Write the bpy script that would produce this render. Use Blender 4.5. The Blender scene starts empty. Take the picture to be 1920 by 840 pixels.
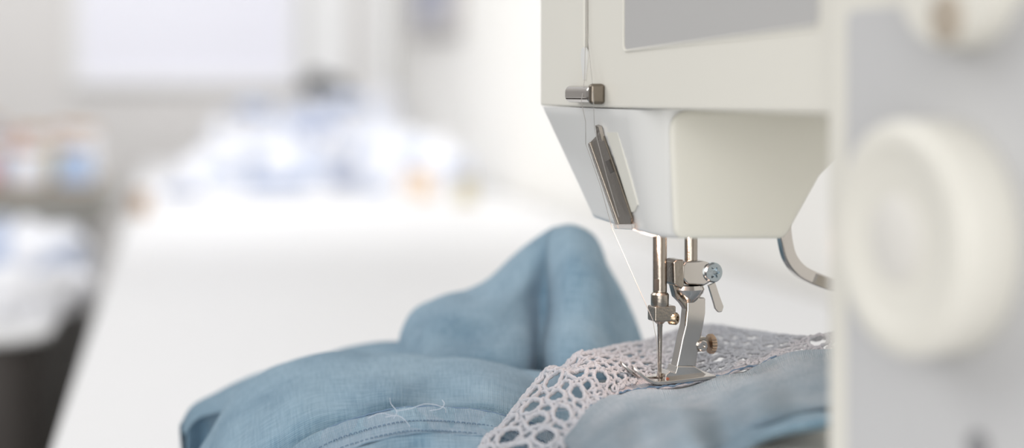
import bpy, bmesh, math, random
from mathutils import Vector, noise
random.seed(7)
S=bpy.context.scene; COL=S.collection
try:
    S.view_settings.view_transform='Standard'; S.view_settings.look='None'
except Exception: pass
FP=3200.0; HY=160.0; TZ=0.75; CZ=TZ+0.235
# ------------------------------------------------------------ camera
cd=bpy.data.cameras.new('camera'); cam=bpy.data.objects.new('camera',cd); COL.objects.link(cam)
cam.location=(0,0,CZ); cam.rotation_euler=(math.pi/2,0,0)
cd.sensor_width=36; cd.lens=60; cd.shift_y=-(420-HY)/1920; cd.clip_start=0.02; cd.clip_end=60
cd.dof.use_dof=True; cd.dof.focus_distance=0.672; cd.dof.aperture_fstop=3.5
S.camera=cam
# ------------------------------------------------------------ placement helpers
def W(px,py,Y): return Vector(((px-960)/FP*Y, Y, CZ+(HY-py)/FP*Y))
def WZ(px,py,z): return W(px,py,-z*FP/(py-HY))
A20=math.radians(20); EA=Vector((math.sin(A20),-math.cos(A20),0)); EB=Vector((math.cos(A20),math.sin(A20),0)); UP=Vector((0,0,1))
C0=Vector((0.0914,0.5,0))
def MP(a,d,z): return C0+EA*a+EB*d+Vector((0,0,CZ+z))
def PA(px,py,a):
    rx=(px-960)/FP; Y=(a+EA.dot(C0))/(EA.x*rx+EA.y); return W(px,py,Y)
def PD(px,py,d):
    rx=(px-960)/FP; Y=(d+EB.dot(C0))/(EB.x*rx+EB.y); return W(px,py,Y)
def proj(p): return (960+FP*p.x/p.y, HY-FP*(p.z-CZ)/p.y)
# ------------------------------------------------------------ materials
def mat(name,col,rough=.5,metal=0,bump=0,bscale=200,var=0,vscale=8,sheen=0,emit=0,coat=0,spec=None,col2=None):
    m=bpy.data.materials.new(name); m.use_nodes=True; n=m.node_tree.nodes; l=m.node_tree.links; b=n['Principled BSDF']
    b.inputs['Base Color'].default_value=(*col,1); b.inputs['Roughness'].default_value=rough; b.inputs['Metallic'].default_value=metal
    if sheen: b.inputs['Sheen Weight'].default_value=sheen
    if coat: b.inputs['Coat Weight'].default_value=coat
    if spec is not None: b.inputs['Specular IOR Level'].default_value=spec
    if emit: b.inputs['Emission Color'].default_value=(*col,1); b.inputs['Emission Strength'].default_value=emit
    tc=n.new('ShaderNodeTexCoord')
    nz=n.new('ShaderNodeTexNoise'); nz.inputs['Scale'].default_value=vscale; nz.inputs['Detail'].default_value=4
    l.new(tc.outputs['Object'],nz.inputs['Vector'])
    mx=n.new('ShaderNodeMix'); mx.data_type='RGBA'
    v=max(var,.02)
    mx.inputs[6].default_value=(*[c*(1-v) for c in col],1); mx.inputs[7].default_value=(*[min(1,c*(1+v)) for c in col],1)
    if col2:
        mr=n.new('ShaderNodeMapRange'); mr.inputs['From Min'].default_value=.50; mr.inputs['From Max'].default_value=.62
        l.new(nz.outputs['Fac'],mr.inputs[0]); l.new(mr.outputs[0],mx.inputs[0]); mx.inputs[6].default_value=(*col,1); mx.inputs[7].default_value=(*col2,1)
    else: l.new(nz.outputs['Fac'],mx.inputs[0])
    l.new(mx.outputs[2],b.inputs['Base Color'])
    if bump:
        n2=n.new('ShaderNodeTexNoise'); n2.inputs['Scale'].default_value=bscale; n2.inputs['Detail'].default_value=5
        l.new(tc.outputs['Object'],n2.inputs['Vector'])
        bp=n.new('ShaderNodeBump'); bp.inputs['Strength'].default_value=bump; bp.inputs['Distance'].default_value=.001
        l.new(n2.outputs['Fac'],bp.inputs['Height']); l.new(bp.outputs['Normal'],b.inputs['Normal'])
    return m
def cloth_mat(name,c1,c2,pitch=.0007,bstr=.75,sheen=.3):
    m=bpy.data.materials.new(name); m.use_nodes=True; n=m.node_tree.nodes; l=m.node_tree.links; b=n['Principled BSDF']
    b.inputs['Roughness'].default_value=.9; b.inputs['Sheen Weight'].default_value=sheen; b.inputs['Sheen Roughness'].default_value=.6
    b.inputs['Specular IOR Level'].default_value=.15
    uv=n.new('ShaderNodeUVMap'); uv.uv_map='UVMap'
    def wave(d):
        w=n.new('ShaderNodeTexWave'); w.bands_direction=d; w.inputs['Scale'].default_value=1/pitch/ (2*math.pi)*2; w.inputs['Distortion'].default_value=1.2
        w.inputs['Detail'].default_value=2; w.inputs['Detail Scale'].default_value=.4; l.new(uv.outputs[0],w.inputs['Vector']); return w
    wx,wy=wave('X'),wave('Y')
    ad=n.new('ShaderNodeMath'); ad.operation='ADD'; l.new(wx.outputs['Fac'],ad.inputs[0]); l.new(wy.outputs['Fac'],ad.inputs[1])
    def slub(sx,sy):
        mp=n.new('ShaderNodeMapping'); mp.inputs['Scale'].default_value=(sx,sy,1); l.new(uv.outputs[0],mp.inputs['Vector'])
        z=n.new('ShaderNodeTexNoise'); z.inputs['Scale'].default_value=1; z.inputs['Detail'].default_value=5; l.new(mp.outputs[0],z.inputs['Vector']); return z
    s1,s2=slub(90,1100),slub(1100,90)
    big=slub(26,30)
    a2=n.new('ShaderNodeMath'); a2.operation='ADD'; l.new(s1.outputs['Fac'],a2.inputs[0]); l.new(s2.outputs['Fac'],a2.inputs[1])
    a3=n.new('ShaderNodeMath'); a3.operation='MULTIPLY_ADD'; l.new(a2.outputs[0],a3.inputs[0]); a3.inputs[1].default_value=.6
    l.new(big.outputs['Fac'],a3.inputs[2])
    mr=n.new('ShaderNodeMapRange'); mr.inputs['From Min'].default_value=.90; mr.inputs['From Max'].default_value=1.30; l.new(a3.outputs[0],mr.inputs[0])
    mx=n.new('ShaderNodeMix'); mx.data_type='RGBA'; mx.inputs[6].default_value=(*c1,1); mx.inputs[7].default_value=(*c2,1)
    l.new(mr.outputs[0],mx.inputs[0]); l.new(mx.outputs[2],b.inputs['Base Color'])
    a4=n.new('ShaderNodeMath'); a4.operation='MULTIPLY_ADD'; l.new(a2.outputs[0],a4.inputs[0]); a4.inputs[1].default_value=1.2; l.new(ad.outputs[0],a4.inputs[2])
    bp=n.new('ShaderNodeBump'); bp.inputs['Strength'].default_value=bstr; bp.inputs['Distance'].default_value=.0003
    l.new(a4.outputs[0],bp.inputs['Height']); l.new(bp.outputs['Normal'],b.inputs['Normal'])
    return m
M={}
M['cream']=mat('cream_plastic',(.75,.73,.665),.38,var=.02,coat=.1)
M['cream2']=mat('cream_panel_plastic',(.745,.73,.66),.42,var=.02)
M['white']=mat('white_plastic',(.73,.73,.715),.35,var=.02,coat=.15)
M['grey']=mat('grey_plastic',(.46,.455,.45),.45,var=.02)
M['grey2']=mat('light_grey_plastic',(.55,.55,.555),.5,var=.02)
M['mid']=mat('mid_grey_plastic',(.22,.22,.23),.4)
M['dark']=mat('dark_plastic',(.05,.045,.04),.4)
M['brown']=mat('brown_plastic',(.42,.36,.29),.4)
M['chrome']=mat('polished_chrome',(.56,.53,.50),.14,1,var=.04)
M['steel']=mat('brushed_steel',(.36,.325,.285),.24,1,bump=.1,bscale=900,var=.06,vscale=60)
M['bluesteel']=mat('blued_steel',(.38,.43,.46),.22,1,var=.05)
M['strip']=mat('brown_tinted_steel',(.22,.19,.155),.3,1,bump=.1,bscale=900,var=.08,vscale=60)
M['dsteel']=mat('dark_steel',(.14,.12,.10),.28,1)
M['brass']=mat('aged_brass',(.50,.37,.27),.3,1)
M['bronze']=mat('dull_bronze',(.36,.29,.21),.3,1)
M['linen']=cloth_mat('blue_linen',(.145,.27,.38),(.285,.435,.55))
M['linen_lit']=cloth_mat('lamplit_blue_linen',(.215,.315,.40),(.37,.455,.53))  # same blue linen, the machine lamp's pinkish glow mixed into its colour
M['linen_hem']=cloth_mat('greyed_blue_linen',(.17,.285,.39),(.31,.42,.53))
M['lace']=mat('lavender_lace_thread',(.60,.615,.67),.85,bump=.9,bscale=2600,var=.15,vscale=700,sheen=.4)
M['tape']=cloth_mat('lace_tape',(.46,.45,.50),(.60,.57,.60))
M['thread']=mat('pale_thread',(.55,.60,.68),.7)
M['uthread']=mat('silver_grey_thread',(.42,.40,.38),.5)
M['bthread']=mat('blue_thread',(.14,.22,.32),.8)
M['table']=mat('white_laminate',(.81,.81,.82),.45,var=.03,vscale=2)
M['wall']=mat('cream_wall_paint',(.88,.865,.83),.9,var=.01)
M['wallb']=mat('greige_wall_paint',(.80,.78,.765),.9,var=.02)
M['trim']=mat('white_trim_paint',(.90,.90,.90),.7)
M['floor']=mat('dark_floor_vinyl',(.12,.11,.10),.5,var=.1)
M['glass']=mat('bright_window_glass',(.78,.78,.85),.3,emit=.13)
M['gcab']=mat('charcoal_cabinet_metal',(.10,.09,.085),.45)
M['olive']=mat('olive_grey_metal',(.27,.26,.235),.5)
M['art']=mat('blue_grey_print',(.42,.43,.50),.6,var=.25,vscale=9)
M['frame']=mat('grey_frame_paint',(.50,.48,.47),.5)
M['wcl']=mat('white_cotton_blue_print',(.84,.845,.88),.95,bump=.3,bscale=60,vscale=13,col2=(.56,.62,.76))
M['pcl']=mat('plain_white_cotton',(.84,.845,.88),.95,bump=.3,bscale=60,var=.04)
M['bcl']=mat('sky_blue_cotton',(.54,.61,.77),.95,bump=.3,bscale=60,var=.1)
M['scl']=mat('slate_blue_cotton',(.44,.49,.63),.95,bump=.3,bscale=60,var=.1)
M['orange']=mat('orange_thread',(.80,.62,.45),.8,bump=.4,bscale=300)
M['tan']=mat('tan_thread',(.60,.55,.36),.8,bump=.4,bscale=300)
M['red']=mat('coral_thread',(.78,.50,.50),.8,bump=.4,bscale=300)
M['blue']=mat('cornflower_thread',(.45,.56,.76),.8,bump=.4,bscale=300)
M['wth']=mat('white_thread',(.84,.85,.90),.8,bump=.4,bscale=300)
M['wood']=mat('warm_wood',(.50,.33,.2),.5,var=.2,vscale=30)
M['blackf']=mat('black_fabric',(.012,.012,.014),.8)
# ------------------------------------------------------------ object helpers
ORG={}
def thing(name,label,cat,loc,group=None):
    o=bpy.data.objects.new(name,None); COL.objects.link(o); o.location=loc; o.empty_display_size=.02
    o['label']=label; o['category']=cat
    if group:o['group']=group
    ORG[o.name]=Vector(loc); return o
def mk(name,vf,m,parent=None,label=None,cat=None,group=None,kind=None,bevel=0,seg=3,sharp=35,solid=0,sub=0,uvs=None):
    vs,fs=vf
    if parent is not None: org=ORG[parent.name]
    else:
        mn=[min(v[i] for v in vs) for i in range(3)]; mxx=[max(v[i] for v in vs) for i in range(3)]
        org=Vector(((mn[0]+mxx[0])/2,(mn[1]+mxx[1])/2,mn[2]))
    me=bpy.data.meshes.new(name); me.from_pydata([tuple(Vector(v)-org) for v in vs],[],fs); me.update()
    bm=bmesh.new(); bm.from_mesh(me); bmesh.ops.recalc_face_normals(bm,faces=bm.faces); bm.to_mesh(me); bm.free()
    if uvs:
        ul=me.uv_layers.new(name='UVMap')
        for lp in me.loops: ul.data[lp.index].uv=uvs[lp.vertex_index]
    me.materials.append(m)
    for p in me.polygons:p.use_smooth=True
    me.set_sharp_from_angle(angle=math.radians(sharp))
    o=bpy.data.objects.new(name,me); COL.objects.link(o)
    if parent is not None: o.parent=parent; ORG[o.name]=org
    else: o.location=org; ORG[o.name]=org
    if label:o['label']=label
    if cat:o['category']=cat
    if group:o['group']=group
    if kind:o['kind']=kind
    if solid:
        s=o.modifiers.new('solid','SOLIDIFY'); s.thickness=solid; s.offset=0
    if bevel:
        b=o.modifiers.new('bevel','BEVEL'); b.width=bevel; b.segments=seg; b.limit_method='ANGLE'; b.angle_limit=math.radians(35); b.harden_normals=True
    if sub:
        s=o.modifiers.new('sub','SUBSURF'); s.levels=sub; s.render_levels=sub
    return o
def join(*vfs):
    V=[];F=[]
    for v,f in vfs:
        n=len(V); V+=list(v); F+=[tuple(i+n for i in q) for q in f]
    return V,F
def prism(pts,vec):
    n=len(pts); V=[Vector(p) for p in pts]+[Vector(p)+vec for p in pts]
    F=[tuple(range(n)),tuple(range(2*n-1,n-1,-1))]+[(i,(i+1)%n,(i+1)%n+n,i+n) for i in range(n)]
    return V,F
def obox(o,x,y,z): return prism([o,o+x,o+x+y,o+y],z)
def cbox(c,ax,ay,az,sx,sy,sz): return obox(c-ax*sx/2-ay*sy/2-az*sz/2,ax*sx,ay*sy,az*sz)
def loft(loops,caps=True,closed=False):
    n=len(loops[0]);V=[p for L in loops for p in L];F=[]
    for k in range(len(loops)-1):
        for i in range(n):
            j=(i+1)%n; F.append((k*n+i,k*n+j,(k+1)*n+j,(k+1)*n+i))
    if closed:
        k=len(loops)-1
        for i in range(n):
            j=(i+1)%n; F.append((k*n+i,k*n+j,j,i))
    elif caps:
        F.append(tuple(range(n-1,-1,-1))); F.append(tuple(range((len(loops)-1)*n,len(loops)*n)))
    return V,F
def ringframe(o,x,z,wd,hh,b,depth):
    out=[o,o+x*wd,o+x*wd+z*hh,o+z*hh]; inn=[o+x*b+z*b,o+x*(wd-b)+z*b,o+x*(wd-b)+z*(hh-b),o+x*b+z*(hh-b)]
    return loft([out,inn,[p+depth for p in inn],[p+depth for p in out]],closed=True)
def frame_of(t):
    t=t.normalized(); r=Vector((0,0,1)) if abs(t.z)<.9 else Vector((1,0,0))
    a=t.cross(r).normalized(); return a,t.cross(a).normalized()
def lathe(base,axis,prof,seg=40,fn=None):
    a,b=frame_of(axis); ax=axis.normalized(); L=[]
    for k,(r,h) in enumerate(prof):
        lp=[]
        for i in range(seg):
            th=2*math.pi*i/seg; rr=r*(fn(th,k) if fn else 1)
            lp.append(base+ax*h+a*math.cos(th)*rr+b*math.sin(th)*rr)
        L.append(lp)
    return loft(L)
def tube(pts,rad,seg=8,closed=False):
    n=len(pts); L=[]; a=None
    for i in range(n):
        if closed: t=pts[(i+1)%n]-pts[i-1]
        else: t=pts[min(i+1,n-1)]-pts[max(i-1,0)]
        t=t.normalized() if t.length>0 else Vector((0,0,1))
        if a is None: a,_=frame_of(t)
        a=(a-t*a.dot(t)).normalized(); b=t.cross(a)
        r=rad[i] if isinstance(rad,(list,tuple)) else rad
        L.append([pts[i]+a*math.cos(2*math.pi*k/seg)*r+b*math.sin(2*math.pi*k/seg)*r for k in range(seg)])
    return loft(L,closed=closed)
def cr(p0,p1,p2,p3,t):
    return .5*((2*p1)+(-p0+p2)*t+(2*p0-5*p1+4*p2-p3)*t*t+(-p0+3*p1-3*p2+p3)*t**3)
def spline(P,t):
    n=len(P)-1; x=min(max(t,0),1)*n; i=min(int(x),n-1); f=x-i
    p0=P[i-1] if i>0 else 2*P[0]-P[1]; p3=P[i+2] if i+2<=n else 2*P[n]-P[n-1]
    return cr(p0,P[i],P[i+1],p3,f)
def smooth_path(P,n): return [spline(P,i/(n-1)) for i in range(n)]
class Surf:
    def __init__(s,rows): s.rows=rows
    def __call__(s,u,v): return spline([spline(r,u) for r in s.rows],v)
def sheet(rows,nu,nv,amp=.0008,sc=30,seed=0,amp2=0,sc2=120):
    s=Surf(rows); G=[]
    for j in range(nv):
        v=j/(nv-1)
        G.append([s(i/(nu-1),v) for i in range(nu)])
    V=[];UV=[]
    ul=[0]; mj=nv//2
    for i in range(1,nu): ul.append(ul[-1]+(G[mj][i]-G[mj][i-1]).length)
    vl=[0]; mi=nu//2
    for j in range(1,nv): vl.append(vl[-1]+(G[j][mi]-G[j-1][mi]).length)
    for j in range(nv):
        for i in range(nu):
            p=G[j][i]; du=G[j][min(i+1,nu-1)]-G[j][max(i-1,0)]; dv=G[min(j+1,nv-1)][i]-G[max(j-1,0)][i]
            nn=du.cross(dv); nn=nn.normalized() if nn.length>1e-12 else Vector((0,0,1))
            q=Vector((p.x*sc+seed,p.y*sc*.6,p.z*sc))
            d=noise.noise(q)*amp
            if amp2:
                q2=Vector((p.x*sc2+seed,p.y*sc2*.5,p.z*sc2*.8)); d+=(abs(noise.noise(q2))*-2+.5)*amp2
            V.append(p+nn*d); UV.append((ul[i],vl[j]))
    F=[(j*nu+i,j*nu+i+1,(j+1)*nu+i+1,(j+1)*nu+i) for j in range(nv-1) for i in range(nu-1)]
    return (V,F),UV
def rounded(pts,rads,n=6):
    out=[];N=len(pts)
    for i,p in enumerate(pts):
        r=rads[i] if isinstance(rads,(list,tuple)) else rads
        a=(pts[i-1]-p); b=(pts[(i+1)%N]-p)
        if r<=0: out.append(p); continue
        r=min(r,a.length*.45,b.length*.45); A=p+a.normalized()*r; B=p+b.normalized()*r
        for k in range(n+1):
            t=k/n; out.append(A*(1-t)**2+p*2*t*(1-t)+B*t*t)
    return out
# ============================================================ ROOM
E1=Vector((-.196,.981,0)).normalized(); E2=Vector((E1.y,-E1.x,0))
RW=Vector((.098,3.13,0))
def RM(al,ac,z): return RW+E1*al+E2*ac+Vector((0,0,z))
far=2.50
mk('floor',obox(RM(-4.4,-3.5,-.02),E1*7.2,E2*4.2,UP*.02),M['floor'],kind='structure')
mk('wall_right',obox(RM(-3.6,.01,0),E1*6.2,E2*.1,UP*2.6),M['wall'],kind='structure')
mk('wall_back',obox(RM(far,-3.5,0),E1*.1,E2*3.51,UP*2.6),M['wallb'],kind='structure')
wz0=CZ+.02
def wallt(px):
    r=(px-960)/FP; p0=RM(far,0,0)
    return (r*p0.y-p0.x)/(E2.x-r*E2.y)
t0,t1=wallt(150),wallt(545)
wf=mk('window_1',ringframe(RM(far-.03,t0-.03,wz0-.03),E2,UP,t1-t0+.06,1.06,.035,E1*.03),M['trim'],kind='structure',bevel=.003)
mk('pane',obox(RM(far-.012,t0,wz0),E1*.008,E2*(t1-t0),UP*1.0),M['glass'],parent=wf)
t0,t1=wallt(572),wallt(655)
mk('trim_1',obox(RM(far-.05,t0,0),E1*.048,E2*(t1-t0),UP*2.5),M['trim'],kind='structure',bevel=.004)
t0,t1=wallt(690),wallt(735)
mk('trim_2',obox(RM(far-.03,t0,0),E1*.028,E2*(-t0-.002),UP*2.5),M['trim'],kind='structure',bevel=.004)
def wallal(px):
    r=(px-960)/FP; return (r*RW.y-RW.x)/(E1.x-r*E1.y)
a0,a1=wallal(862),wallal(776)
pz=CZ+(160-66)/FP*4.65
pic=thing('wall_picture','grey framed blue-grey picture hanging on the cream side wall','picture',RM((a0+a1)/2,0,pz))
fr=.04
mk('frame',ringframe(RM(a0,-.018,pz),E1,UP,a1-a0,.5,fr,E2*.026),M['frame'],parent=pic)
mk('print',obox(RM(a0+fr,-.008,pz+fr),E1*(a1-a0-fr*2),E2*.012,UP*(.5-2*fr)),M['art'],parent=pic)
# ============================================================ TABLE
LE=Vector((-.299,1.106,0))
lw=(LE-RW).dot(E2)
tb=thing('work_table','long white laminate work table running along the side wall','table',RM(-1.2,lw/2,0))
mk('table_top',obox(RM(-3.0,lw,TZ-.03),E1*5.25,E2*(-lw-.01),UP*.03),M['table'],parent=tb,bevel=.003)
for al in (-2.9,2.1):
    for ac in (lw+.05,-.12):
        mk('leg',obox(RM(al,ac,0),E1*.05,E2*.05,UP*(TZ-.03)),M['trim'],parent=tb,bevel=.003)
# ============================================================ SEWING MACHINE
mc=thing('sewing_machine','cream and grey sewing machine with chrome needle and presser foot, control knob on its column','sewing machine',MP(-.06,.04,-.235))
ZA=-.0085; ZB=-.056; ZT=.14
arm=mk('arm',loft([[MP(-.2325,0,z),MP(.02,0,z),MP(.02,.085,z),MP(-.2325,.085,z)] for z in (ZA,ZT)]),M['cream'],parent=mc,bevel=.0026,seg=5)
sp=PD(1098,0,0); sa=(sp-C0).dot(EA)
cl=[]
for k in range(17):
    th=math.pi+math.pi*k/16; cl.append((sa+math.cos(th)*.0022,.0155+math.sin(th)*.006))
cl+= [(sa+.0022,.16),(sa-.0022,.16)]
me=bpy.data.meshes.new('cutter'); v,f=prism([MP(a,-.003,z)-ORG[mc.name] for a,z in cl],EB*.011); me.from_pydata([tuple(q) for q in v],[],f)
bm=bmesh.new(); bm.from_mesh(me); bmesh.ops.recalc_face_normals(bm,faces=bm.faces); bm.to_mesh(me); bm.free()
co=bpy.data.objects.new('cutter',me); COL.objects.link(co); co.location=ORG[mc.name]
bo=arm.modifiers.new('slot','BOOLEAN'); bo.object=co; bo.solver='EXACT'; bo.operation='DIFFERENCE'
bpy.context.view_layer.update()
arm.modifiers.move(1,0)
dg=bpy.context.evaluated_depsgraph_get(); nm=bpy.data.meshes.new_from_object(arm.evaluated_get(dg)); arm.modifiers.clear(); arm.data=nm
bpy.data.objects.remove(co)
mk('take_up_lever',prism([MP(sa-.0009,.0015,.012),MP(sa+.0009,.0015,.012),MP(sa+.0009,.0015,.12),MP(sa-.0009,.0015,.12)],EB*.004),M['chrome'],parent=mc)
dp=[]
for k in range(24):
    th=2*math.pi*k/24
    dp.append((sa+math.sin(th)*.0036*(.55-.45*math.cos(th+math.pi)) ,.0085+.0065*math.cos(th)))
mk('slot_rim',prism([MP(a,-.0011,z) for a,z in dp],EB*.0014),M['white'],parent=mc,bevel=.0005)
def headloop(z,t,e=0):
    fd=.021*t; nd=.004*t; bd=.080-.024*t
    P=[MP(-.2325+.004*t+e,fd+e,z),MP(-.1222-e,nd+e,z),MP(-.1222-e,bd-e,z),MP(-.2325+.004*t+e,bd-e,z)]
    return rounded(P,[.004,.022,.004,.004],16)
hl=[headloop(ZA-.0004,0)]
for k in range(0,13):
    t=k/12; hl.append(headloop(ZA-.0006+(ZB-ZA+.003)*t,t))
hl+=[headloop(ZB+.0012,1,.0003),headloop(ZB+.0003,1,.0011),headloop(ZB,1,.0024)]
head=mk('face_cover',loft(hl),M['white'],parent=mc,sharp=50)
pp=[PA(x,y,-.1222) for x,y in [(1254,207),(1600,207),(1600,262),(1535,330),(1470,447),(1264,447)]]
pp=rounded(pp,[.009,.0,.0,.001,.003,.004],10)
cen=sum(pp,Vector())/len(pp)
def shrink(e,off): return [p+(cen-p).normalized()*e+EA*off for p in pp]
mk('side_panel',loft([shrink(0,-.0005),shrink(0,.0001),shrink(.0006,.0005),shrink(.0016,.0009),shrink(.0030,.0010)]),M['cream2'],parent=mc,sharp=60)
dpnl=[PD(1171,-200,-.0004),PD(1171,94,-.0004),PD(1534,48,-.0004),PD(1534,-200,-.0004)]
dpnl=rounded(dpnl,[0,.003,.003,0])
mk('display_panel',prism(dpnl,EB*.0006),M['grey'],parent=mc)
rp=[PD(1169,-200,-.0002)]+rounded([PD(1169,-100,-.0002),PD(1169,96,-.0002),PD(1534,50,-.0002)],[0,.003,0])
mk('panel_rim',tube(rp,.0005,8),M['cream'],parent=mc)
gc=PD(1098,177,-.003); ga=(gc-C0).dot(EA); gz=gc.z-CZ
mk('thread_guide',obox(MP(ga-.0165,-.0058,gz-.0032),EA*.026,EB*.0056,UP*.0066),M['chrome'],parent=mc,bevel=.0024,seg=5)
mk('guide_cap',cbox(MP(ga+.0110,-.0030,gz+.0002),EA,EB,UP,.0034,.0062,.0080),M['strip'],parent=mc,bevel=.0014)
TA,TB,TD,TC=MP(-.2325,0,ZA),MP(-.1222,0,ZA),MP(-.2285,.021,ZB),MP(-.1222,.004,ZB)
def FC(u,v): return (TA*(1-u)+TB*u)*(1-v)+(TD*(1-u)+TC*u)*v
def onface(px,py,off=0):
    u,v=.5,.5
    for _ in range(25):
        p=FC(u,v); x,y=proj(p); e=1e-4
        xu,yu=proj(FC(u+e,v)); xv,yv=proj(FC(u,v+e))
        a,b,c,d=(xu-x)/e,(xv-x)/e,(yu-y)/e,(yv-y)/e; det=a*d-b*c
        du=((px-x)*d-b*(py-y))/det; dv=(a*(py-y)-c*(px-x))/det; u+=du; v+=dv
    p=FC(u,v); n=(FC(u,v+.01)-p).cross(FC(u+.01,v)-p).normalized()
    if n.dot(EB)>0:n=-n
    return p+n*off,n
def facepoly(name,pix,off,th,m,**k):
    pts=[];n=None
    for x,y in pix:
        p,n=onface(x,y,off); pts.append(p)
    return mk(name,prism(pts,n*th),m,parent=mc,**k)
facepoly('guide_recess',[(1138,248),(1158,248),(1196,384),(1190,396),(1184,398)],-.0004,.00055,M['cream2'])
facepoly('guide_strip',[(1110,266),(1131,244),(1188,408),(1187,418),(1166,424)],.0002,.0008,M['strip'],bevel=.0003)
facepoly('guide_strip_edge',[(1108,268),(1111,265),(1167,424),(1162,425)],.0002,.0013,M['steel'],bevel=.0003)
facepoly('guide_tab',[(1124,233),(1130,236),(1137,262),(1128,262)],.0004,.0014,M['steel'])
facepoly('guide_tab',[(1141,300),(1149,297),(1158,320),(1151,324)],.0009,.0007,M['dsteel'],bevel=.0002)
facepoly('guide_foot',[(1156,418),(1192,418),(1194,429),(1159,427)],.0003,.0013,M['chrome'],bevel=.0003)
# column
mk('column',loft([[MP(.006,-.004,z),MP(.17,-.004,z),MP(.17,.12,z),MP(.006,.12,z)] for z in (-.234,ZT)]),M['cream'],parent=mc,bevel=.005,seg=5)
mk('column_panel',prism(rounded([MP(.0205,-.0048,-.215),MP(.15,-.0048,-.215),MP(.15,-.0048,.021),MP(.0205,-.0048,.021)],.004),EB*.0012),M['grey2'],parent=mc,bevel=.0005)
ka=.0705; kz=-.0382; kc=MP(ka,-.0045,kz)
kn=mk('control_knob',lathe(kc,-EB,[(.0290,0),(.0297,.001),(.0297,.0145),(.0291,.0160),(.0278,.0168),(.0225,.0170),(.0213,.0163),(.0205,.0161),(.0001,.0161)],72),M['cream'],parent=mc,sharp=60)
mk('knob_cap',lathe(kc-EB*.0159,-EB,[(.0110,0),(.0110,.0006),(.0100,.0010),(.0001,.0011)],48),mat('pale_cap_plastic',(.72,.70,.66),.45),parent=kn)
mk('selector_dial',lathe(MP(.080,-.0042,.0300),-EB,[(.0210,0),(.0210,.0080),(.0198,.0100),(.0001,.0104)],56),M['cream'],parent=mc)
mk('button',lathe(MP(.083,-.0055,.0165),-EB,[(.0062,0),(.0062,.0095),(.0050,.0105)],32),M['brown'],parent=mc)
mk('button',lathe(MP(.083,-.0050,-.089),-EB,[(.0036,0),(.0036,.001),(.003,.0016)],32),M['mid'],parent=mc)
# bed (free arm) and base
mk('free_arm',loft([rounded([MP(-.205,.010,z),MP(.02,.004,z),MP(.02,.082,z),MP(-.205,.082,z)],[.02,0,0,.02]) for z in (-.200,-.1205)]),M['cream'],parent=mc,bevel=.004,seg=4)
mk('base',loft([rounded([MP(-.17,.010,z),MP(.02,-.002,z),MP(.02,.11,z),MP(-.17,.11,z)],.01) for z in (-.234,-.198)]),M['cream'],parent=mc,bevel=.003)
mk('needle_plate',prism(rounded([MP(-.200,.012,-.1205),MP(-.14,.012,-.1205),MP(-.14,.078,-.1205),MP(-.200,.078,-.1205)],.003),UP*.0009),M['steel'],parent=mc)
NA=-.175
def zc(py,Y=.674): return (HY-py)/FP*Y
ND=.0286
nb=mk('needle_bar',lathe(MP(NA,ND,zc(549)),UP,[(.0025,0),(.0028,.0004),(.0028,.028)],32),M['steel'],parent=mc)
mk('bar_notch',cbox(MP(NA+.0015,ND-.0018,zc(533)),EA,EB,UP,.0018,.0018,.0045),M['dark'],parent=nb)
mk('clamp_collar',lathe(MP(NA,ND,zc(574)),UP,[(.0034,0),(.0036,.0008),(.0036,.0046),(.003,.0054)],32),M['steel'],parent=nb)
mk('needle_clamp',cbox(MP(NA,ND+.0008,zc(587)),EA,EB,UP,.0072,.0092,.0060),M['steel'],parent=nb,bevel=.0006)
mk('needle_socket',lathe(MP(NA,ND,zc(607)),UP,[(.0014,0),(.0024,.001),(.0026,.0035)],32),M['chrome'],parent=nb)
ax=(EA*.75+EB*.65).normalized()
sc=mk('clamp_screw',lathe(MP(NA,ND,zc(597))+EB*.0030,ax,[(.0014,0),(.0014,.0012),(.0024,.0013),(.0024,.0040),(.0020,.0046),(.0011,.0046),(.0010,.0036),(.0001,.0036)],32,fn=lambda th,k:1+(.04*math.cos(16*th) if k in(2,3) else 0)),M['bronze'],parent=nb)
nd=mk('needle',tube([MP(NA,ND,zc(y)) for y in (598,612,613,640,690,706,719)],[.0011,.0011,.0010,.0009,.00066,.0006,.00008],16),M['steel'],parent=nb)
PDd=.0422
pb=mk('presser_bar',lathe(MP(NA,PDd,zc(500,.678)),UP,[(.0026,0),(.0026,.020)],32),M['steel'],parent=mc)
def pp_(name,pix,a0,a1,m,parent,bevel=.0004,**k):
    pts=[PA(x,y,NA) for x,y in pix]; pts=[p+EA*a0 for p in pts]
    return mk(name,prism(pts,EA*(a1-a0)),m,parent=parent,bevel=bevel,**k)
pp_('clamp_tab',[(1254,490),(1260,485),(1273,485),(1274,538),(1266,538),(1255,531)],-.0045,.0045,M['steel'],pb,.0006)
pp_('clamp_block',[(1270,496),(1277,488),(1310,487),(1323,491),(1324,527),(1312,534),(1280,532),(1270,520)],-.0048,.0044,M['chrome'],pb,.0009)
star=lambda th,k:(1+.28*math.cos(6*th)) if k in (5,6) else 1
cs=PA(1333,510,NA+.0030)
mk('clamp_screw',lathe(cs-EA*.003,EA,[(.0020,0),(.0020,.0028),(.0040,.003),(.0040,.0052),(.0034,.0060),(.0019,.0060),(.0019,.0045),(.0001,.0044)],48,fn=star),M['bluesteel'],parent=pb,sharp=30)
pp_('release_lever',[(1321,533),(1334,527),(1341,549),(1350,573),(1347,583),(1340,584),(1334,577),(1328,556)],.0022,.0034,M['chrome'],pb,.0003)
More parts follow.
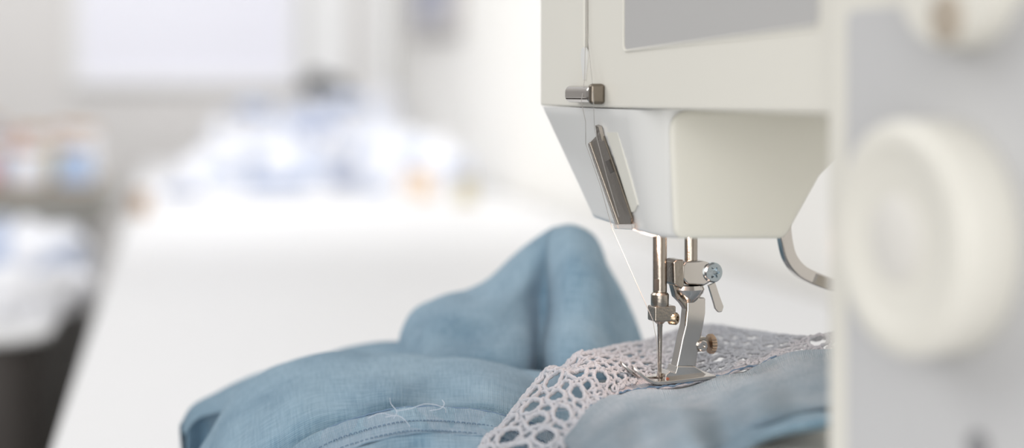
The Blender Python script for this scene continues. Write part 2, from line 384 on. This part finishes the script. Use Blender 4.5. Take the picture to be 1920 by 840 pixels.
pf=mk('presser_foot',prism([PA(x,y,NA)-EA*.0028 for x,y in [(1282,556),(1318,556),(1318,585),(1313,615),(1306,645),(1299,694),(1260,694),(1267,662),(1273,632),(1279,608),(1282,580)]],EA*.0056),M['chrome'],parent=mc,bevel=.0010,seg=4)
co_=PA(1290,566,NA)
mk('socket_cone',lathe(co_,UP,[(.0030,0),(.0040,.0012),(.0062,.0038),(.0066,.0052),(.0060,.0068)],40),M['chrome'],parent=pf)
pp_('hook',[(1257,532),(1266,534),(1272,548),(1284,558),(1288,572),(1284,582),(1275,568),(1263,556)],-.0022,.0022,M['steel'],pf,.0006)
pp_('screw_lug',[(1297,634),(1318,630),(1322,640),(1318,656),(1296,660)],-.002,.0026,M['steel'],pf,.0005)
sc_=PA(1316,648,NA+.0026)
mk('lug_screw',lathe(sc_,EA,[(.0022,-.001),(.0022,.0012),(.0018,.0016),(.0008,.0016),(.0007,.0006),(.0001,.0006)],28),M['chrome'],parent=pf)
mk('knurled_nut',lathe(PA(1327,645,NA),EB,[(.0022,0),(.0036,.0004),(.0038,.0010),(.0038,.0022),(.0032,.0028),(.0001,.0028)],64,fn=lambda th,k:1+(.05*math.cos(20*th) if k in(1,2,3) else 0)),M['brass'],parent=pf)
ZS=.0026
def sole_pt(x,a,top):
    lift=0
    if x>.004: lift=((x-.004)/.0105)**1.8*.0065
    z=zc(724)+ZS-.0006+max(0,-x)*.05+lift
    return MP(NA+a,ND-x,z+(.0014 if top else 0))
def strip(x0,x1,a0,a1,n=22):
    xs=[x0+(x1-x0)*i/n for i in range(n+1)]
    L=[]
    for x in xs:
        w=1.0
        if x>.0095: w=max(.25,1-((x-.0095)/.006)**2)
        am=(a0+a1)/2; h0=am+(a0-am)*w; h1=am+(a1-am)*w
        L.append([sole_pt(x,h0,False),sole_pt(x,h1,False),sole_pt(x,h1,True),sole_pt(x,h0,True)])
    return loft(L)
mk('sole',strip(-.0205,-.002,-.0085,.0085,14),M['chrome'],parent=pf,bevel=.0003)
mk('toe',strip(-.0025,.0145,.0028,.0085),M['chrome'],parent=pf,bevel=.0003)
mk('toe',strip(-.0025,.0145,-.0085,-.0028),M['chrome'],parent=pf,bevel=.0003)
pp_('sole_bridge',[(1238,716),(1240,700),(1248,693),(1258,696),(1262,684),(1294,684),(1304,690),(1318,700),(1327,709),(1326,712),(1290,716)],-.0042,.0042,M['chrome'],pf,.0012)
pp_('guide_mark',[(1239,711),(1240,706),(1243,704),(1246,706),(1245,711)],.0042,.0046,mat('red_enamel',(.38,.12,.07),.4),pf,.0001)
lp=smooth_path([PA(1468,415,NA-.01),PA(1472,452,NA-.01),PA(1480,482,NA-.01),PA(1497,505,NA-.01),PA(1520,519,NA-.01),PA(1552,531,NA-.008),PA(1600,543,NA-.006)],40)
L=[]
for i,p in enumerate(lp):
    t=(lp[min(i+1,39)]-lp[max(i-1,0)]).normalized(); n=t.cross(EA).normalized(); w=.0022; h=.0027
    L.append([p+n*h-EA*w,p+n*h+EA*w,p-n*h+EA*w,p-n*h-EA*w])
mk('lifter_lever',loft(L),M['chrome'],parent=mc,bevel=.0008)
# ------------------------------------------------------------ upper thread
q1,_=onface(1128,240,.0030); q2,_=onface(1150,330,.0026); q3,_=onface(1172,404,.0026)
th0=[q3,q2,q1,PD(1113,196,-.0066),PD(1110,150,-.004),PD(1101,60,-.0012),PD(1101,-60,-.0010),PD(1099,-62,-.0010)]
th1=[PD(1098,60,-.0012),PD(1096,150,-.004),PD(1090,190,-.0068),PD(1098,228,-.0040)]
p1,_=onface(1111,266,.0030); p2,_=onface(1138,345,.0028); p3,_=onface(1160,424,.0028)
e0,e1=p3,PA(1224,600,NA+.004)
th1+= [p1,p2,p3,e0.lerp(e1,.25),e0.lerp(e1,.5),e0.lerp(e1,.75),e1,PA(1231,640,NA+.0022),PA(1234,700,NA+.0012)]
mk('sewing_thread',tube(th0+th1,.00013,6),M['uthread'],label='thin pale sewing thread running from the machine head down to the needle',cat='thread')
# ============================================================ GARMENT
gm=thing('garment','blue linen garment with lavender lace trim heaped under the presser foot','garment',(-.03,.72,TZ))
def drop(row,dY,dz): return [Vector((p.x*(1+dY/p.y),p.y+dY,max(p.z-dz,TZ+.004))) for p in row]
def atz(row,dY,z): return [Vector((p.x*(1+dY/p.y),p.y+dY,z)) for p in row]
crest=[W(*q) for q in [(700,720,.80),(742,672,.815),(758,618,.82),(782,578,.825),(830,551,.83),(915,522,.835),(985,470,.835),(1030,439,.832),(1044,432,.83),(1078,427,.83),(1118,450,.83),(1150,518,.825),(1176,588,.82),(1198,640,.81),(1225,690,.80)]]
up1 =[W(*q) for q in [(700,732,.785),(744,684,.79),(764,636,.79),(792,604,.785),(842,584,.78),(922,566,.785),(985,528,.80),(1024,505,.815),(1038,500,.80),(1072,480,.792),(1115,500,.79),(1146,560,.79),(1172,618,.79),(1196,663,.785),(1225,706,.78)]]
mid =[W(*q) for q in [(705,745,.765),(750,705,.77),(778,668,.765),(808,650,.762),(858,640,.766),(925,622,.768),(985,604,.78),(1016,594,.800),(1032,590,.782),(1060,585,.770),(1105,592,.765),(1145,630,.765),(1172,665,.765),(1200,695,.76),(1225,725,.755)]]
low =[W(*q) for q in [(705,775,.745),(756,750,.75),(790,725,.746),(825,712,.744),(868,700,.748),(930,695,.748),(985,692,.756),(1009,690,.778),(1024,687,.762),(1050,685,.750),(1105,690,.745),(1145,705,.745),(1175,720,.745),(1200,740,.74),(1225,760,.735)]]
g,uv=sheet([atz(drop(crest,.10,.1),0,TZ+.004),drop(crest,.055,.075),drop(crest,.025,.02),crest,up1,mid,low,drop(low,-.005,.06)],210,120,.002,26,3,.0020,27)
mk('back_fold',g,M['linen'],parent=gm,solid=.0007,uvs=uv,sharp=180)
tc_=[W(*q) for q in [(338,800,.80),(360,762,.82),(405,737,.83),(470,712,.84),(560,690,.84),(650,655,.84),(745,647,.84),(830,660,.84),(920,690,.83)]]
tf =[W(*q) for q in [(345,815,.79),(368,785,.79),(420,765,.79),(480,745,.79),(560,725,.79),(650,672,.80),(745,665,.80),(830,690,.80),(920,720,.79)]]
tl =[W(*q) for q in [(350,830,.79),(385,800,.80),(430,800,.79),(480,790,.78),(560,770,.78),(650,720,.785),(745,710,.78),(830,730,.78),(920,760,.78)]]
g,uv=sheet([atz(tc_,.05,TZ+.006),drop(tc_,.035,.03),tc_,tf,tl,drop(tl,-.0,.05)],100,60,.002,30,9)
mk('left_fold',g,M['linen'],parent=gm,solid=.0007,uvs=uv,sharp=180)
mc_=[W(*q) for q in [(325,900,.745),(392,812,.755),(450,732,.76),(530,686,.76),(615,665,.755),(715,660,.75),(820,668,.745),(920,682,.74),(1020,702,.735),(1100,730,.73)]]
m1=[W(*q) for q in [(315,930,.72),(385,850,.725),(445,778,.73),(530,726,.725),(618,702,.725),(716,694,.715),(820,699,.718),(920,708,.708),(1030,733,.715),(1110,765,.715)]]
m2=[W(*q) for q in [(310,980,.70),(378,905,.712),(443,838,.708),(535,780,.70),(622,752,.705),(718,738,.692),(820,742,.70),(920,750,.69),(1035,780,.70),(1115,810,.70)]]
m3=[W(*q) for q in [(300,1060,.685),(370,990,.695),(442,920,.692),(538,860,.685),(628,820,.69),(720,800,.686),(820,797,.69),(920,805,.685),(1040,830,.69),(1120,860,.69)]]
g,uv=sheet([atz(mc_,.045,TZ+.008),drop(mc_,.04,.06),drop(mc_,.018,.009),mc_,m1,m2,m3,drop(m3,-.005,.05)],180,120,.0022,24,5,.0022,27)
mk('middle_fold',g,M['linen'],parent=gm,solid=.0007,uvs=uv,sharp=180)
h0=[(480,905),(550,843),(615,805),(680,782),(740,768),(790,764),(835,765),(900,771),(950,782),(1010,800),(1070,835)]
H=[W(x,y,.668-.00001*i) for i,(x,y) in enumerate(h0)]
h1=[W(x+8,y+38+i*.5,.650) for i,(x,y) in enumerate(h0)]
h2=[W(x+10,y+82,.636+.006*math.sin(i*1.7)) for i,(x,y) in enumerate(h0)]; h3=[W(x+10,y+150,.625) for x,y in h0]
g,uv=sheet([H,h1,h2,h3,drop(h3,-.005,.07)],170,80,.0016,35,12,.0008,60)
mk('front_panel',g,M['linen'],parent=gm,solid=.0007,uvs=uv,sharp=180)
Hs=Surf([H,h1,h2,h3])
hemrows=[[Hs(i/30,v)+Vector((0,-.0006,.0003)) for i in range(31)] for v in (-.0,.10,.26,.42)]
g,uv=sheet(hemrows,220,26,.0006,60,2,.0004,110)
mk('hem',g,M['linen_hem'],parent=gm,solid=.0005,uvs=uv,sharp=180)
mk('hem_edge',tube([Hs(i/220,0)+Vector((0,-.0008,.0005+.0003*noise.noise(Vector((i*.35,0,0))))) for i in range(221)],.00036,8),M['bthread'],parent=gm)
for vrow in (.22,.37):
    n=700; pts=[]
    for i in range(n):
        t=.08+.88*i/(n-1); wv=math.sin(i*.55); k=max(-1,min(1,wv*3))
        pts.append(Hs(t,vrow+.008*noise.noise(Vector((i*.02,vrow*9,0))))+Vector((0,-.0010-.0006*k,.0005+.0004*k)))
    mk('hem_stitching',tube(pts,.00018,5),M['bthread'],parent=gm)
for P in ([(738,785),(744,772),(733,757),(731,746)],[(722,782),(748,780),(766,796),(772,812),(776,828)],[(742,771),(770,766),(800,757),(832,764),(836,774)],
          [(806,770),(826,766),(833,757),(829,750)],[(690,784),(712,775),(735,779)],[(1000,765),(1030,772),(1068,768)]):
    mk('loose_thread',tube(smooth_path([W(x,y,.652+random.uniform(-.002,.002)) for x,y in P],24),.00014,6),M['thread'],parent=gm)
R=[[(1060,830,-.127),(1085,802,-.124),(1112,767,-.121),(1165,740,-.119),(1250,730,-.1185),(1330,714,-.117),(1400,694,-.114),(1470,670,-.1095),(1570,652,-.1055)],
   [(1070,850,-.127),(1100,830,-.124),(1140,792,-.120),(1190,764,-.117),(1260,754,-.1165),(1340,742,-.1145),(1410,720,-.111),(1480,697,-.1065),(1570,678,-.1025)],
   [(1075,880,-.131),(1110,860,-.125),(1155,828,-.120),(1210,800,-.118),(1280,790,-.1135),(1350,778,-.1145),(1420,757,-.109),(1490,735,-.1075),(1570,718,-.102)],
   [(1075,940,-.145),(1115,905,-.132),(1165,880,-.124),(1230,860,-.121),(1300,842,-.1165),(1360,812,-.1165),(1430,785,-.111),(1500,766,-.109),(1570,755,-.105)],
   [(1075,1000,-.16),(1120,950,-.145),(1175,910,-.130),(1240,880,-.124),(1315,858,-.1200),(1372,834,-.1190),(1440,808,-.1165),(1510,790,-.1145),(1570,780,-.112)]]
rows=[[WZ(*q) for q in r] for r in R]
last=rows[-1]; r6=[p+Vector((0,.010,-.0035)) for p in last]
r6=[Vector((p.x,p.y,max(p.z,CZ-.1195) if k>4 else p.z)) for k,p in enumerate(r6)]
g,uv=sheet(rows+[r6],180,120,.0028,38,21,.0017,40)
mk('side_panel_cloth',g,M['linen_lit'],parent=gm,solid=.0007,uvs=uv,sharp=180)
U=[[(1330,850,-.1185),(1368,822,-.1165),(1410,797,-.1145),(1460,783,-.1125),(1530,770,-.1095),(1575,764,-.108)],
   [(1345,862,-.1170),(1385,838,-.1160),(1425,815,-.1145),(1470,800,-.1125),(1535,788,-.1100),(1575,780,-.108)],
   [(1355,872,-.1185),(1392,848,-.1180),(1432,825,-.1172),(1478,812,-.1160),(1538,801,-.1140),(1575,795,-.113)]]
ur=[[WZ(*q)+Vector((0,-.003,0)) for q in r] for r in U]
g,uv=sheet(ur+[[p+Vector((0,.008,-.001)) for p in ur[-1]]],90,40,.0012,50,31)
mk('under_fold',g,M['linen'],parent=gm,solid=.0007,uvs=uv,sharp=180)
# lace
lu=[(860,910,.61),(905,840,.635),(950,787,.655),(1008,714,.68),(1045,690,.69),(1090,668,.70),(1150,652,.722),(1220,640,.745),(1310,612,.765),(1400,622,.755),(1470,632,.73),(1570,634,.705)]
ll=[(1030,910,.60),(1060,842,.61),(1085,802,.62),(1110,767,.636),(1128,752,.643),(1162,740,.655),(1202,733,.662),(1262,727,.666),(1330,713,.674),(1400,693,.682),(1470,669,.686),(1570,651,.685)]
lU=[W(*q) for q in lu]; lL=[W(*q) for q in ll]
bl=[1,1,1,1,1,.8,.2,0,0,.2,.5,.6]
lM=[(a+b)/2+Vector((0,-.002,.0035))*k for a,b,k in zip(lU,lL,bl)]
LS0=Surf([lU,lM,lL])
GU,GV=240,24
LG=[[LS0(i/GU,j/GV)+Vector((0,0,(.0026 if i<110 or i>175 else .0006)*noise.noise(Vector((i*.06,j*.10,4))))) for i in range(GU+1)] for j in range(GV+1)]
def LS(u,v):
    x=min(max(u,0),.9999)*GU; y=min(max(v,0),.9999)*GV; i,j=int(x),int(y); a,b=x-i,y-j
    return (LG[j][i]*(1-a)+LG[j][i+1]*a)*(1-b)+(LG[j+1][i]*(1-a)+LG[j+1][i+1]*a)*b
cum=[0]
for i in range(GU): cum.append(cum[-1]+(LG[GV//2][i+1]-LG[GV//2][i]).length)
Ltot=cum[-1]
def u_of(s):
    s=min(max(s,0),Ltot); lo,hi=0,GU
    while hi-lo>1:
        m=(lo+hi)//2
        if cum[m]<=s: lo=m
        else: hi=m
    return (lo+(s-cum[lo])/max(cum[hi]-cum[lo],1e-9))/GU
def ring(s0,w0,rx,ry,rot,tr,seg=36,lift=0):
    u0=u_of(s0); W_=(LS(u0,0)-LS(u0,1)).length; ph=random.random()*6
    pts=[]
    for k in range(seg):
        th=2*math.pi*k/seg; wob=1+.04*math.sin(3*th+ph); x=math.cos(th)*rx*wob; y=math.sin(th)*ry*wob
        X=x*math.cos(rot)-y*math.sin(rot); Y=x*math.sin(rot)+y*math.cos(rot)
        pts.append(LS(u_of(s0+X),w0+Y/W_)+Vector((0,-.0002,.0006+lift+.0002*math.sin(5*th+ph))))
    rr=[tr*(1+.22*math.sin(k*2.1)) for k in range(seg)]
    return tube(pts,rr,7,closed=True)
def tv(u): return .95-.20*math.exp(-((u-.62)/.13)**2)
# flower-like motifs: one large raised ring circled by small eyelets, over a loose mesh of mid-size rings
parts=[]; j=random.uniform
centres=[]
rng=random.Random(11)
tries=0
def add(s,w,r,sy=1.0):
    u=u_of(s); Wd=(LS(u,0)-LS(u,1)).length
    for (s2,w2,r2) in centres:
        d=math.hypot(s-s2,(w-w2)*Wd)
        if d<(r+r2)*.93: return False
    centres.append((s,w,r)); return True
# seeds: two staggered rows of large rings along the near edge
s=.004; c=0
while s<Ltot:
    u=u_of(s); big=.0056 if u<.36 else .0044
    Wd=(LS(u,0)-LS(u,1)).length
    for w in ((.30,.74) if c%2==0 else (.10,.52)):
        if w<tv(u)-.04: add(s,w,big)
    s+=big*1.75; c+=1
for rad,cnt in ((.0038,1500),(.0029,2500),(.0020,4000),(.0014,5000)):
    for _ in range(cnt):
        s=rng.uniform(0,Ltot); u=u_of(s); w=rng.uniform(.02,tv(u)-.01); add(s,w,rad*(1 if u<.36 else .9))
for (s,w,r) in centres:
    u=u_of(s); tr=(.00090 if r>.0040 else (.00078 if r>.0026 else .00062))*(1 if u<.4 else .85)
    parts.append(ring(s,w,r*j(.95,1.03),r*j(.92,1.02),j(0,3),tr,30 if r>.002 else 16,lift=.0003 if r>.004 else 0))
s=.001
while s<Ltot:
    u=u_of(s); parts.append(ring(s,.004,.0034,.0030,0,.0008,18)); parts.append(ring(s,tv(u),.0022,.0016,0,.0006,16)); s+=.0062
n=420; pts=[LS(i/n,.03+.012*math.sin(i*.9))+Vector((0,0,.0008)) for i in range(n+1)]
parts.append(tube(pts,[.0006*(1+.3*math.sin(i*1.7)) for i in range(n+1)],6))
mk('lace_trim',join(*parts),M['lace'],parent=gm,label='lavender openwork lace trim with round eyelets',sharp=180)
rowsT=[[LS(i/60,tv(i/60)+(1-tv(i/60))*v)+Vector((0,-.0001,.0001)) for i in range(61)] for v in (0,.33,.66,1.0)]
g,uv=sheet(rowsT,240,14,.0004,80,1,.0003,200)
mk('lace_tape',g,M['tape'],parent=gm,solid=.0007,uvs=uv,sharp=180)
nE=300; pts=[LS(i/nE,.985+.01*math.sin(i*.5))+Vector((0,-.0004,.0006)) for i in range(nE+1)]
mk('seam_edge',tube(pts,[.00042*(1+.3*math.sin(i*1.1)) for i in range(nE+1)],6),M['bthread'],parent=gm)
# ============================================================ TABLE CLUTTER
def lump(c,rx,ry,h,seed,rot=0,n=36,m=24):
    L=[]
    for jx in range(m+1):
        ph=jx/m; lp=[]
        for i in range(n):
            th=2*math.pi*i/n
            r=math.cos(ph*math.pi/2)**.55 if jx<m else .02
            z=math.sin(ph*math.pi/2)**.9
            k=.82+.22*noise.noise(Vector((math.cos(th)*1.6+seed,math.sin(th)*1.6,ph*2)))+.20*noise.noise(Vector((math.cos(th)*5+seed,math.sin(th)*5,ph*5)))
            x=math.cos(th)*rx*r*k; y=math.sin(th)*ry*r*k
            X=x*math.cos(rot)-y*math.sin(rot); Y=x*math.sin(rot)+y*math.cos(rot)
            lp.append(Vector((c[0]+X,c[1]+Y,c[2]+h*z*(.9+.6*noise.noise(Vector((X*18+seed,Y*18,2))))*(1 if jx else 0))))
        L.append(lp)
    return loft(L)
def folded(c,w,d,layers,lt,rot):
    R_=lambda x,y,z:Vector((c[0]+x*math.cos(rot)-y*math.sin(rot),c[1]+x*math.sin(rot)+y*math.cos(rot),c[2]+z))
    L=[]
    for k in range(layers):
        e=random.uniform(-.006,.006); z0=k*lt
        for (ins,z) in ((.010,.02),(.0,.3),(.0,.7),(.010,.98)):
            lp=[]
            for i in range(32):
                th=2*math.pi*i/32; cx=abs(math.cos(th))**.35*math.copysign(1,math.cos(th)); sy=abs(math.sin(th))**.35*math.copysign(1,math.sin(th))
                lp.append(R_((w/2-ins)*cx+e,(d/2-ins)*sy+e,z0+z*lt))
            L.append(lp)
    return loft(L)
def T(px,py):
    Y=.235*FP/(py-HY); return Vector(((px-960)/FP*Y,Y,TZ+.0005))
def TY(px,Y): return Vector(((px-960)/FP*Y,Y,TZ+.0005))
def top_z(o,x,y,r):
    b=-9
    for v in o.data.vertices:
        p=o.location+v.co
        if (p.x-x)**2+(p.y-y)**2<r*r: b=max(b,p.z)
    return b
gpile='crumpled cotton heaps on the far table'
heaps=[(462,4.35,.14,.12,.14,'crumpled white and pale blue cotton heap on the table, leftmost of the large heaps'),
 (575,4.95,.17,.13,.185,'tall crumpled white cotton heap on the table below the black pouch'),
 (655,4.50,.13,.12,.17,'crumpled white cotton heap just right of the tallest heap'),
 (716,5.05,.10,.13,.20,'crumpled white cotton heap in the far corner of the table beneath the wall picture'),
 (755,4.15,.13,.13,.14,'crumpled white and blue cotton heap on the table beside the orange spools'),
 (385,4.05,.10,.10,.07,'low crumpled white cotton heap at the left end of the pile'),
 (565,4.20,.12,.11,.12,'low wide white cotton heap in front of the tallest heap'),
 (835,3.80,.085,.12,.10,'small crumpled white cotton heap between the orange spools and the tan thread cone')]
HO=[]
for i,(px,Y,rx,ry,h,lab) in enumerate(heaps):
    HO.append(mk('cotton_heap',lump(TY(px,Y),rx,ry,h,i*7.3+1,0),M['wcl'],label=lab,cat='fabric',group=gpile))
fol=[('bcl',520,3.82,.14,.08,3,.012,.3,'sky-blue folded cotton lying in front of the white heaps'),
 ('scl',345,3.62,.08,.06,2,.010,.1,'small slate-blue folded cotton at the near left of the pile'),
 ('scl',645,3.90,.06,.06,3,.013,.8,'small slate-blue folded cotton in front of the middle heaps'),
 ('pcl',560,3.48,.18,.10,1,.014,.2,'thin white folded cotton lying nearest on the table, before the blue one'),
 ('pcl',440,3.46,.12,.08,1,.012,-.2,'thin white folded cotton lying on the table near its left edge'),
 ('bcl',700,3.75,.06,.05,2,.012,.2,'small sky-blue folded cotton left of the orange spools')]
for m,px,Y,w,d,n,lt,rot,lab in fol:
    mk('folded_cloth',folded(TY(px,Y),w,d,n,lt,rot),M[m],label=lab,cat='fabric',group='folded cottons on the far table')
def ontop(o,px,Y,rx,ry,h,seed,name,m,lab,cat):
    p=TY(px,Y); p.z=top_z(o,p.x,p.y,max(rx*.7,.03))-.001
    mk(name,lump(p,rx,ry,h,seed),M[m],label=lab,cat=cat)
ontop(HO[1],606,4.95,.085,.05,.050,44,'pouch','blackf','small black pouch on top of the white cloth heap','pouch')
ontop(HO[6],590,4.20,.07,.05,.045,33,'blue_cloth','scl','slate-blue scrap of cloth lying on top of the low wide white heap','fabric')
ontop(HO[2],655,4.50,.06,.05,.025,38,'blue_cloth','bcl','sky-blue scrap of cloth on the heap right of the tallest one','fabric')
ontop(HO[0],480,4.35,.06,.04,.025,52,'blue_cloth','bcl','pale blue scrap of cloth on the leftmost large heap','fabric')
def spool(p,r,h,m,name='thread_spool',label='',group=None):
    t=thing(name,label,'thread spool',p,group)
    mk('core',lathe(p,UP,[(r,0),(r,h*.08),(r*.5,h*.09),(r*.45,h*.9),(r*.9,h*.92),(r*.9,h)],24),M['wood'],parent=t)
    mk('winding',lathe(p+UP*h*.08,UP,[(r*.92,0.001),(r*.95,h*.1),(r*.85,h*.74),(r*.75,h*.82)],24),m,parent=t)
    return t
spool(TY(795,3.60),.024,.055,M['orange'],label='larger orange thread spool standing on the table in front of the white heaps')
spool(TY(768,3.76),.018,.050,M['orange'],label='small orange thread spool just left of the larger orange one')
spool(TY(872,3.42),.022,.05,M['tan'],name='thread_cone',label='tan thread cone near the wall at the right end of the pile')
spool(T(243,402)+E2*.02,.018,.04,M['wood'],label='small brown thread spool at the left edge of the table')
# ============================================================ LEFT CABINET
CT=CZ-.290
cb=thing('side_cabinet','low charcoal cabinet with a pale top standing left of the work table','cabinet',RM(-1.0,lw-.45,0))
a_n=(Vector((-.47,1.98,0))-RW).dot(E1)
GAP=.062
def cabloop(z,ins): return rounded([RM(a_n+ins,lw-.98,z),RM(a_n+ins,lw-GAP-ins,z),RM(a_n+1.5,lw-GAP-ins,z),RM(a_n+1.5,lw-.98,z)],[0,.07,0,0],8)
mk('body',loft([cabloop(0,.014),cabloop(CT-.0085,.014)]),M['gcab'],parent=cb)
mk('top',loft([cabloop(CT-.008,0),cabloop(CT,0)]),M['table'],parent=cb,bevel=.002)
for k in range(3):
    dr=mk('door',obox(RM(a_n+.004,lw-.95+k*.275,.08),E1*.010,E2*.265,UP*(CT-.16)),M['gcab'],parent=cb,bevel=.002)
    mk('handle',obox(RM(a_n-.008,lw-.93+k*.275+.215,.45),E1*.012,E2*.012,UP*.12),M['steel'],parent=dr,bevel=.002)
ht=thing('storage_hutch','olive-grey metal storage box on the cabinet carrying thread spools','storage box',RM(a_n+1.2,lw-.5,CT))
hz=CZ-.178
mk('body',obox(RM(a_n+.95,lw-.95,CT+.0005),E1*.5,E2*(.92-GAP+.02),UP*(hz-CT-.052)),M['grey2'],parent=ht,bevel=.003)
mk('top',obox(RM(a_n+.92,lw-.97,hz-.05),E1*.54,E2*(.95-.01),UP*.05),M['olive'],parent=ht,bevel=.003)
cols=['blue','wth','red','wth','blue','wth','orange','blue','wth','tan','red','wth','blue','wth','wth','tan']
names={'blue':'blue','wth':'white','red':'coral','orange':'orange','tan':'tan'}
k=0
for row,al in enumerate((1.0,1.12,1.24,1.36)):
    for q in range(6):
        c=cols[(k*5+row)%16]; k+=1
        p=RM(a_n+al,lw-.085-q*.078-(row%2)*.03,hz+.0005)
        spool(p,.033,.055+.02*((k*7)%4)/3+row*.014,M[c],label='%s thread spool standing on the olive-grey storage box'%names[c],group='%s thread spools on the storage box'%names[c])
hp=[(-10,2.16,.11,.080,.060,'pcl','crumpled white cotton heap on the cabinet top, near the left of the frame'),
    (122,2.24,.046,.08,.050,'pcl','crumpled white cotton heap on the cabinet top beside the work table'),
    (-50,2.58,.080,.09,.085,'bcl','sky-blue cotton heap on the cabinet behind the white heaps'),
    (90,2.62,.085,.09,.075,'wcl','crumpled white and blue cotton heap on the cabinet against the storage box')]
for i,(px,Y,rx,ry,h,m,lab) in enumerate(hp):
    p=Vector(((px-960)/FP*Y,Y,CT+.0005))
    mk('cotton_heap',lump(p,rx,ry,h,70+i*3.1,0),M[m],label=lab,cat='fabric',group='cotton heaps on the side cabinet')
# ============================================================ LIGHT
w=bpy.data.worlds.new('world'); S.world=w; w.use_nodes=True
nt=w.node_tree; bg=nt.nodes['Background']; tcw=nt.nodes.new('ShaderNodeTexCoord'); sx=nt.nodes.new('ShaderNodeSeparateXYZ'); rp_=nt.nodes.new('ShaderNodeValToRGB')
mpr=nt.nodes.new('ShaderNodeMapRange'); mpr.inputs['From Min'].default_value=-1
nt.links.new(tcw.outputs['Generated'],sx.inputs[0]); nt.links.new(sx.outputs['Z'],mpr.inputs[0]); nt.links.new(mpr.outputs[0],rp_.inputs[0])
rp_.color_ramp.elements[0].color=(.26,.25,.24,1); rp_.color_ramp.elements[0].position=.40
rp_.color_ramp.elements[1].color=(1,1,1,1); rp_.color_ramp.elements[1].position=.75
nt.links.new(rp_.outputs[0],bg.inputs[0]); bg.inputs[1].default_value=.82
def area(name,loc,tgt,size,en,col=(1,1,1)):
    ld=bpy.data.lights.new(name,'AREA'); ld.size=size; ld.energy=en; ld.color=col
    o=bpy.data.objects.new(name,ld); COL.objects.link(o); o.location=loc
    o.rotation_euler=(Vector(tgt)-Vector(loc)).to_track_quat('-Z','Y').to_euler(); return o
area('window_light',(-1.6,1.3,2.1),(.0,.75,.85),1.2,14,(1,.99,.97))
area('front_fill_light',(-.30,-1.35,1.15),(.08,.65,.93),1.5,23,(1,.99,.975))  # fill added behind the camera to brighten the machine head, no window there
area('back_wall_fill',(-.9,3.0,2.4),(-.85,5.6,1.1),1.6,29,(1,1,1))  # extra fill, added to lift the far table and back wall
ld=bpy.data.lights.new('machine_lamp','POINT'); ld.energy=.060; ld.color=(1,.70,.56); ld.shadow_soft_size=.004
o=bpy.data.objects.new('machine_lamp',ld); COL.objects.link(o); o.location=MP(NA+.012,.016,ZB-.006)
